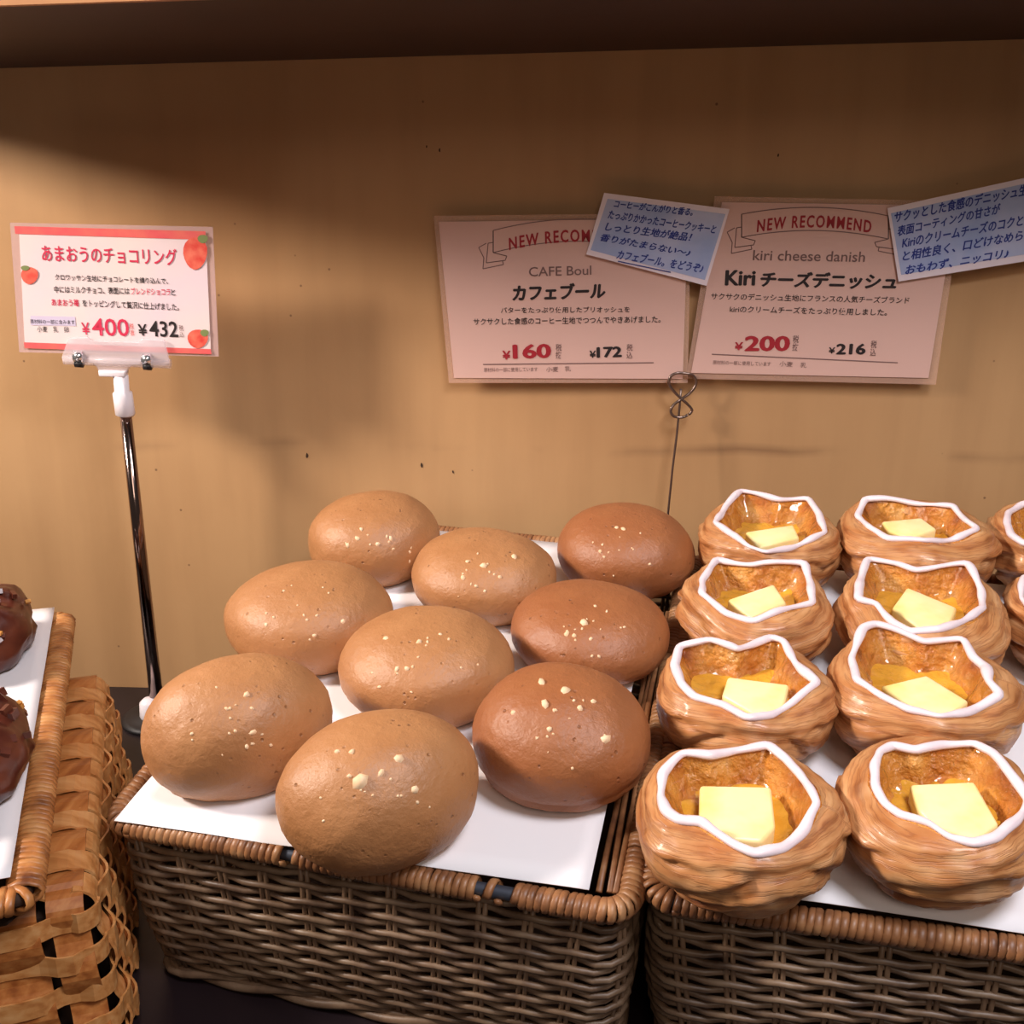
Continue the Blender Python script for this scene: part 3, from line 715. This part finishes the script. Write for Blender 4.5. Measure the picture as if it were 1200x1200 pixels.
class Card:
    def __init__(s, name, corners, offw, mat, label, cat='price card', plane=None, bulge=0, th=.0006):
        s.n = WN; s.pl = plane if plane is not None else WP + WN*offw
        s.C = [hit(x, y, s.pl, s.n) for x, y in corners]      # TL TR BR BL
        s.o = s.panel(name, s.C, mat, None, 0, th); s.o['label'] = label; s.o['category'] = cat
    def panel(s, name, C, mat, parent, off, th=.0006, nx=10, ny=6):
        vs, fs_ = [], []; base = parent.location if parent else C[3]
        for k in (0, 1):
            for j in range(ny+1):
                for i in range(nx+1):
                    u, v = i/nx, j/ny; p = C[3].lerp(C[2], u).lerp(C[0].lerp(C[1], u), v)
                    vs.append(p + s.n*(off - (0 if k else th)) - base)
        n = (nx+1)*(ny+1)
        for j in range(ny):
            for i in range(nx): q = j*(nx+1)+i; fs_ += [(n+q, n+q+1, n+q+nx+2, n+q+nx+1), (q, q+nx+1, q+nx+2, q+1)]
        for i in range(nx): fs_.append((i, i+1, n+i+1, n+i)); q = ny*(nx+1)+i; fs_.append((q+1, q, n+q, n+q+1))
        for j in range(ny): q = j*(nx+1); fs_.append((q+nx+1, q, n+q, n+q+nx+1)); q += nx; fs_.append((q, q+nx+1, n+q+nx+1, n+q))
        o = mesh(name, vs, fs_, mat, parent, smooth=False)
        if not parent: o.location = base
        return o
    def q(s, x, y): return hit(x, y, s.pl, s.n)
    def t(s, st, x0, y0, x1, y1, h, m, name='printed_text', **k):
        a, b = s.q(x0, y0), s.q(x1, y1); hm = (s.q(x0, y0-h)-a).length
        if 'arc' in k: k['arc'] = (s.q(x0, y0-k['arc'])-a).length
        return txt(st, m, a, b, hm, s.n, s.o, name, **k)
    def quad(s, pts, m, name, off=.0003, parent=None):
        vs = [s.q(x, y) + s.n*off - s.o.location for x, y in pts]; return mesh(name, vs, [tuple(range(len(vs)))], m, s.o, smooth=False)
    def line(s, pts, w_, m, name='printed_line', off=.00035):
        mb = MB()
        for (x0, y0), (x1, y1) in zip(pts, pts[1:]):
            L = math.hypot(x1-x0, y1-y0) or 1; nx, ny = -(y1-y0)/L*w_/2, (x1-x0)/L*w_/2
            mb.add([s.q(x0+nx, y0+ny)+s.n*off-s.o.location, s.q(x1+nx, y1+ny)+s.n*off-s.o.location, s.q(x1-nx, y1-ny)+s.n*off-s.o.location, s.q(x0-nx, y0-ny)+s.n*off-s.o.location], [(0, 1, 2, 3)])
        return mb.obj(name, m, s.o, smooth=False)
def banner(c, L, R_, dy):                          # ribbon drawn round NEW RECOMMEND
    def A(u, o): return (L[0]+(R_[0]-L[0])*u, L[1]+(R_[1]-L[1])*u - 9*(1-(2*u-1)**2)*1.0 + o)
    for o_ in (-dy, 8): c.line([A(k/14, o_) for k in range(15)], 1.0, I_grey, 'banner_line')
    for (x, y), sgn in ((A(0, 0), -1), (A(1, 0), 1)):
        c.line([(x, y-dy), (x, y+8)], 1, I_black, 'banner_line')
        c.line([(x, y+8), (x-sgn*16, y+12), (x-sgn*14, y+17), (x+sgn*8, y+20), (x+sgn*6, y-3), (x, y-4)], 1.0, I_grey, 'banner_line')
        c.line([(x+sgn*8, y-3), (x+sgn*17, y+2), (x+sgn*11, y+14), (x+sgn*12, y+27), (x-sgn*12, y+22), (x-sgn*11, y+18)], 1.0, I_grey, 'banner_line')
# card 1
c1_ = Card('price_card', [(514, 260), (806, 256), (800, 444), (532, 443)], .013, M_card, 'pink price card with the red 160 price, left one of the two on the wall')
c1_.panel('laminate_film', [c1_.q(508, 253), c1_.q(810, 250), c1_.q(806, 449), c1_.q(526, 449)], M_film, c1_.o, -.0009, .0003)
banner(c1_, (578, 288), (745, 280), 18)
c1_.t('NEW RECOMMEND', 597, 293, 737, 288, 14, I_red, 'heading_text', bold=.03, sp=1.25, arc=7)
c1_.t('CAFE Boul', 620, 324, 693, 322, 11, I_grey, 'subheading_text', bold=.008)
c1_.t('カフェブール', 601, 352, 709, 349, 18, I_black, 'title_text', bold=.05, shear=.1)
c1_.t('バターをたっぷり使用したブリオッシュを', 587, 367, 738, 366, 7, I_black, 'body_text', bold=.01)
c1_.t('サクサクした食感のコーヒー生地でつつんでやきあげました。', 555, 381, 774, 378, 8, I_black, 'body_text', bold=.01)
c1_.t('¥', 589, 421, 598, 421, 10, I_red, 'price_text', bold=.03)
c1_.t('160', 602, 420, 645, 419, 16, I_red, 'price_text', bold=.04)
c1_.t('税\n抜', 651, 420, 658, 420, 17, I_grey, 'small_text', bold=.01)
c1_.t('¥', 691, 419, 698, 419, 8, I_black, 'price_text', bold=.03)
c1_.t('172', 700, 419, 728, 418, 12, I_black, 'price_text', bold=.045)
c1_.t('税\n込', 734, 420, 741, 420, 17, I_grey, 'small_text', bold=.01)
c1_.line([(566, 427), (766, 425)], 1.2, I_grey)
c1_.t('原材料の一部に使用しています', 567, 436, 630, 435, 5, I_grey, 'small_text')
c1_.t('小麦　乳', 640, 436, 669, 435, 6, I_grey, 'small_text')
# card 2
c2_ = Card('price_card', [(846, 237), (1121, 241), (1088, 443), (810, 437)], .014, M_card, 'pink price card with the red 200 price, right one of the two on the wall')
c2_.panel('laminate_film', [c2_.q(838, 230), c2_.q(1128, 236), c2_.q(1097, 451), c2_.q(804, 444)], M_film, c2_.o, -.0009, .0003)
banner(c2_, (869, 270), (1041, 272), 19)
c2_.t('NEW RECOMMEND', 887, 272, 1020, 273, 14, I_red, 'heading_text', bold=.03, sp=1.25, arc=6)
c2_.t('kiri cheese danish', 882, 305, 1013, 307, 12, I_grey, 'subheading_text', bold=.008)
c2_.t('Kiri', 850, 334, 884, 334, 17, I_black, 'title_text', bold=.04)
c2_.t('チーズデニッシュ', 891, 336, 1049, 339, 18, I_black, 'title_text', bold=.05, shear=.1)
c2_.t('サクサクのデニッシュ生地にフランスの人気チーズブランド', 833, 351, 1065, 356, 8, I_black, 'body_text', bold=.008)
c2_.t('kiriのクリームチーズをたっぷり使用しました。', 855, 366, 1039, 370, 8, I_black, 'body_text', bold=.008)
c2_.t('¥', 861, 410, 870, 410, 9, I_red, 'price_text', bold=.03)
c2_.t('200', 873, 411, 924, 411, 17, I_red, 'price_text', bold=.04)
c2_.t('税\n抜', 928, 411, 935, 411, 18, I_grey, 'small_text', bold=.01)
c2_.t('¥', 971, 414, 978, 414, 7, I_black, 'price_text', bold=.03)
c2_.t('216', 980, 415, 1013, 415, 12, I_black, 'price_text', bold=.045)
c2_.t('税\n込', 1019, 417, 1026, 417, 18, I_grey, 'small_text', bold=.01)
c2_.line([(834, 415), (1052, 425)], 1.2, I_grey)
c2_.t('原材料の一部に使用しています', 835, 427, 903, 429, 5, I_grey, 'small_text')
c2_.t('小麦　乳', 913, 429, 945, 431, 6, I_grey, 'small_text')
# notes
def note(corners, inner, offw, label, lines):
    c = Card('handwritten_note', corners, offw, M_noteedge, label, 'note')
    c.panel('blue_wash', [c.q(*p) for p in inner], M_note, c.o, .0003, .0002)
    for s, x0, y0, x1, y1, h in lines: c.t(s, x0, y0, x1, y1, h, I_blue, 'handwriting', bold=.03, shear=.25, off=.0006)
    return c
n1 = note([(708, 226), (855, 245), (828, 335), (687, 298)], [(712, 233), (850, 251), (826, 328), (692, 293)], .0165,
   'small blue note with five slanting handwritten lines, overlapping both price cards', [
   ('コーヒーがこんがりと香る。', 719, 243, 811, 253, 9), ('たっぷりかかったコーヒークッキーと', 712, 256, 838, 274, 10),
   ('しっとり生地が絶品！', 709, 270, 810, 283, 10), ('香りがたまらない～♪', 703, 282, 808, 301, 9), ('カフェブール。をどうぞ♪', 722, 303, 823, 320, 11)])
c_ = n1; c_.line([(724, 306), (786, 319)], 1.2, I_blue, 'pen_underline', off=.0006)
n2_ = note([(1040, 244), (1226, 203), (1240, 300), (1053, 330)], [(1044, 250), (1224, 210), (1236, 292), (1056, 322)], .0175,
   'larger blue handwritten note at the right edge, over the corner of the right price card', [
   ('サクッとした食感のデニッシュ生地', 1049, 261, 1215, 226, 13), ('表面コーティングの甘さが', 1052, 277, 1173, 250, 12),
   ('Kiriのクリームチーズのコクと酸味', 1057, 291, 1222, 260, 13), ('と相性良く、口どけなめらか', 1058, 306, 1212, 279, 12), ('おもわず、ニッコリ♪', 1061, 322, 1182, 302, 11)])

# ------------------------------------------------------------------ left price stand
PB = onz(186, 842, .0)                             # foot of the pole on the shelf
PB.z = 0
pl = Vector((PB.x, PB.y, 0)) + WN*.008             # sign plane, parallel to the wall
c3_ = Card('strawberry_price_card', [(22, 267), (241, 274), (247, 411), (29, 405)], 0, M_card2, 'cream price card with coral bands and strawberries, clipped on the chrome pole', plane=pl)
c3_.panel('laminate_film', [c3_.q(11, 261), c3_.q(249, 266), c3_.q(256, 418), c3_.q(22, 413)], M_film2, c3_.o, -.0009, .0003)
c3_.quad([(17, 265), (241, 271), (241, 281), (18, 274)], I_coral, 'coral_band')
c3_.quad([(28, 401), (247, 409), (248, 415), (29, 408)], I_coral, 'coral_band')
def ell(cx, cy, rx, ry, n=18, tw=0): return [(cx+rx*math.cos(2*PI*k/n)*(1-.15*math.sin(2*PI*k/n)), cy+ry*math.sin(2*PI*k/n)) for k in range(n)]
c3_.quad(ell(229, 297, 14, 19), I_berry, 'strawberry', .0006); c3_.quad(ell(238, 280, 6, 5), I_leaf, 'strawberry_leaf', .0009)
c3_.quad(ell(35, 323, 10, 10), I_berry, 'strawberry', .0006); c3_.quad(ell(30, 314, 5, 3), I_leaf, 'strawberry_leaf', .0009)
c3_.quad(ell(232, 397, 12, 11), I_berry, 'strawberry', .0006); c3_.quad(ell(240, 390, 5, 4), I_leaf, 'strawberry_leaf', .0009)
c3_.t('あまおうのチョコリング', 50, 306, 208, 311, 19, I_pink, 'title_text', bold=.015)
c3_.t('クロワッサン生地にチョコレートを練り込んで、', 65, 328, 197, 333, 7, I_black, 'body_text', bold=.012)
c3_.t('中にはミルクチョコ、表面には', 64, 343, 152, 345, 8, I_black, 'body_text', bold=.012)
c3_.t('ブレンドショコラ', 154, 345, 200, 346, 8, I_pink, 'body_text', bold=.012)
c3_.t('と', 201, 346, 206, 346, 7, I_black, 'body_text', bold=.012)
c3_.t('あまおう苺', 61, 358, 93, 359, 8, I_pink, 'body_text', bold=.02)
c3_.t('をトッピングして贅沢に仕上げました。', 97, 359, 210, 364, 8, I_black, 'body_text', bold=.012)
c3_.quad([(36, 370), (88, 371), (89, 382), (36, 381)], I_lilac, 'lilac_strip')
c3_.t('原材料の一部に含みます', 36, 379, 88, 380, 5, I_black, 'small_text', off=.0006)
c3_.t('小麦　乳　卵', 44, 389, 81, 390, 7, I_black, 'small_text')
c3_.t('¥', 97, 392, 106, 392, 14, I_pink, 'price_text', bold=.01); c3_.t('400', 109, 393, 152, 394, 20, I_pink, 'price_text', bold=.012)
c3_.t('税\n抜', 153, 393, 158, 393, 14, I_coral, 'small_text')
c3_.t('¥', 163, 393, 173, 393, 13, I_black, 'price_text', bold=.02); c3_.t('432', 176, 394, 209, 395, 18, I_black, 'price_text', bold=.02)
c3_.t('税\n込', 211, 395, 216, 395, 14, I_grey, 'small_text')
st = empty('sign_stand', PB)
sq = lambda x, y, o=0: hit(x, y, pl, WN) + WN*o - PB
ptop = sq(145, 484, -.004)
mb = MB(); mb.tube([Vector((0, 0, .004)), ptop*.5, ptop], [.0068, .0058, .0052], 16); mb.obj('pole', M_chrome, st)
mb = MB(); mb.lathe([(.0, .0), (.035, .0), (.035, .003), (.03, .005), (.008, .006), (.007, .012), (0, .012)], 32); mb.obj('base', M_black, st)
wf_ = onz(177, 846, 0) - PB; mb = MB(); mb.lathe([(0, .005), (.009, .005), (.010, .008), (.009, .022), (.005, .026), (0, .026)], 20, Matrix.Translation(wf_)); mb.obj('foot_clamp', M_wplast, st)
u_ = (sq(250, 421)-sq(22, 412)).normalized(); v_ = Vector((0, 0, 1))
def plate(name, pts, th, m, off): 
    k = len(pts); a = [sq(x, y, off) for x, y in pts]; vs = a + [p + WN*th for p in a]
    o = mesh(name, vs, [tuple(range(k)), tuple(range(k, 2*k))[::-1]] + [(i, (i+1) % k, k+(i+1) % k, k+i) for i in range(k)], m, st, smooth=False)
    bm = bmesh.new(); bm.from_mesh(o.data); bmesh.ops.recalc_face_normals(bm, faces=bm.faces); bm.to_mesh(o.data); bm.free(); return o
bevel(plate('clip_jaw', [(82, 395), (104, 394), (108, 398), (164, 400), (168, 396), (194, 398), (200, 424), (194, 428), (76, 423), (74, 418)], .003, M_clear, .001), .0006)
bevel(plate('clip_jaw', [(84, 396), (192, 399), (196, 426), (78, 422)], .003, M_clear, -.005), .0006)
mb = MB(); mb.tube([sq(76, 421, .001), sq(200, 426, .001)], .0045, 12); mb.obj('clip_barrel', M_clear, st)
for x in (94, 174):
    mb = MB(); mb.tube([sq(x-5, 417+(x-94)*.04, .003), sq(x+5, 417.5+(x-94)*.04, .003)], .0052, 12); mb.obj('clip_spring', M_bright, st)
    mb = MB(); mb.tube([sq(x-4, 425+(x-94)*.04, .003), sq(x+5, 425.5+(x-94)*.04, .003)], .0034, 12); mb.obj('spring_gap', M_black, st)
bevel(plate('clip_neck', [(108, 424), (160, 426), (152, 430), (147, 441), (118, 440), (115, 430)], .007, M_clear, -.004), .001)
bevel(plate('neck_block', [(117, 433), (149, 434), (148, 441), (118, 440)], .010, M_wplast, -.005), .001)
mb = MB(); mb.tube([sq(141, 440, -.001), sq(142, 459, -.002), sq(142.5, 461, -.002), sq(145, 486, -.004), sq(145, 488, -.004)], [.0065, .0065, .0085, .0087, .0075], 18); mb.obj('collar', M_wplast, st)
tag(st, 'chrome pole stand with a clear spring clip, beside the splint basket', 'sign stand')

# ------------------------------------------------------------------ wire card holder
wb = onw(782, 640, .030); d_ = (onw(800, 450, .016) - wb).normalized(); k_ = wb.z/d_.z; wf = Vector((wb.x-.002, wb.y, 0))
wh = empty('wire_card_holder', wf)
W_ = lambda x, y, o=.0165: onw(x, y, o) - wf
mb = MB(); mb.tube([Vector((0, 0, .004)), wb-wf, W_(783, 600, .026), W_(788, 550, .022), W_(793, 510, .019), W_(797, 470, .0165), W_(798, 456, .0165)], .0011, 8); mb.obj('stem', M_steel, wh)
lp = [(806, 486), (800, 489), (790, 488), (786, 482), (789, 475), (798, 468), (808, 461), (815, 452), (815, 444), (810, 439), (795, 437), (786, 441), (784, 450), (790, 459), (798, 467), (806, 474), (811, 481), (806, 487)]
pts = []
for i in range(len(lp)-1):
    p0, p1, p2, p3 = lp[max(0, i-1)], lp[i], lp[i+1], lp[min(len(lp)-1, i+2)]
    for k in range(4):
        t_ = k/4; f_ = lambda a, b, c, d: .5*((2*b)+(c-a)*t_+(2*a-5*b+4*c-d)*t_*t_+(3*b-a-3*c+d)*t_**3)
        pts.append(W_(f_(p0[0], p1[0], p2[0], p3[0]), f_(p0[1], p1[1], p2[1], p3[1]), .0165+.002*math.sin(i*.7)))
mb = MB(); mb.tube(pts, .0013, 8); mb.obj('clip_loop', M_steel, wh)
mb = MB(); mb.lathe([(.0, .0), (.025, .0), (.025, .003), (.02, .005), (0, .005)], 28); mb.obj('base', M_steel, wh)
tag(wh, 'thin steel wire holder with a figure-eight loop gripping the two price cards', 'card holder')
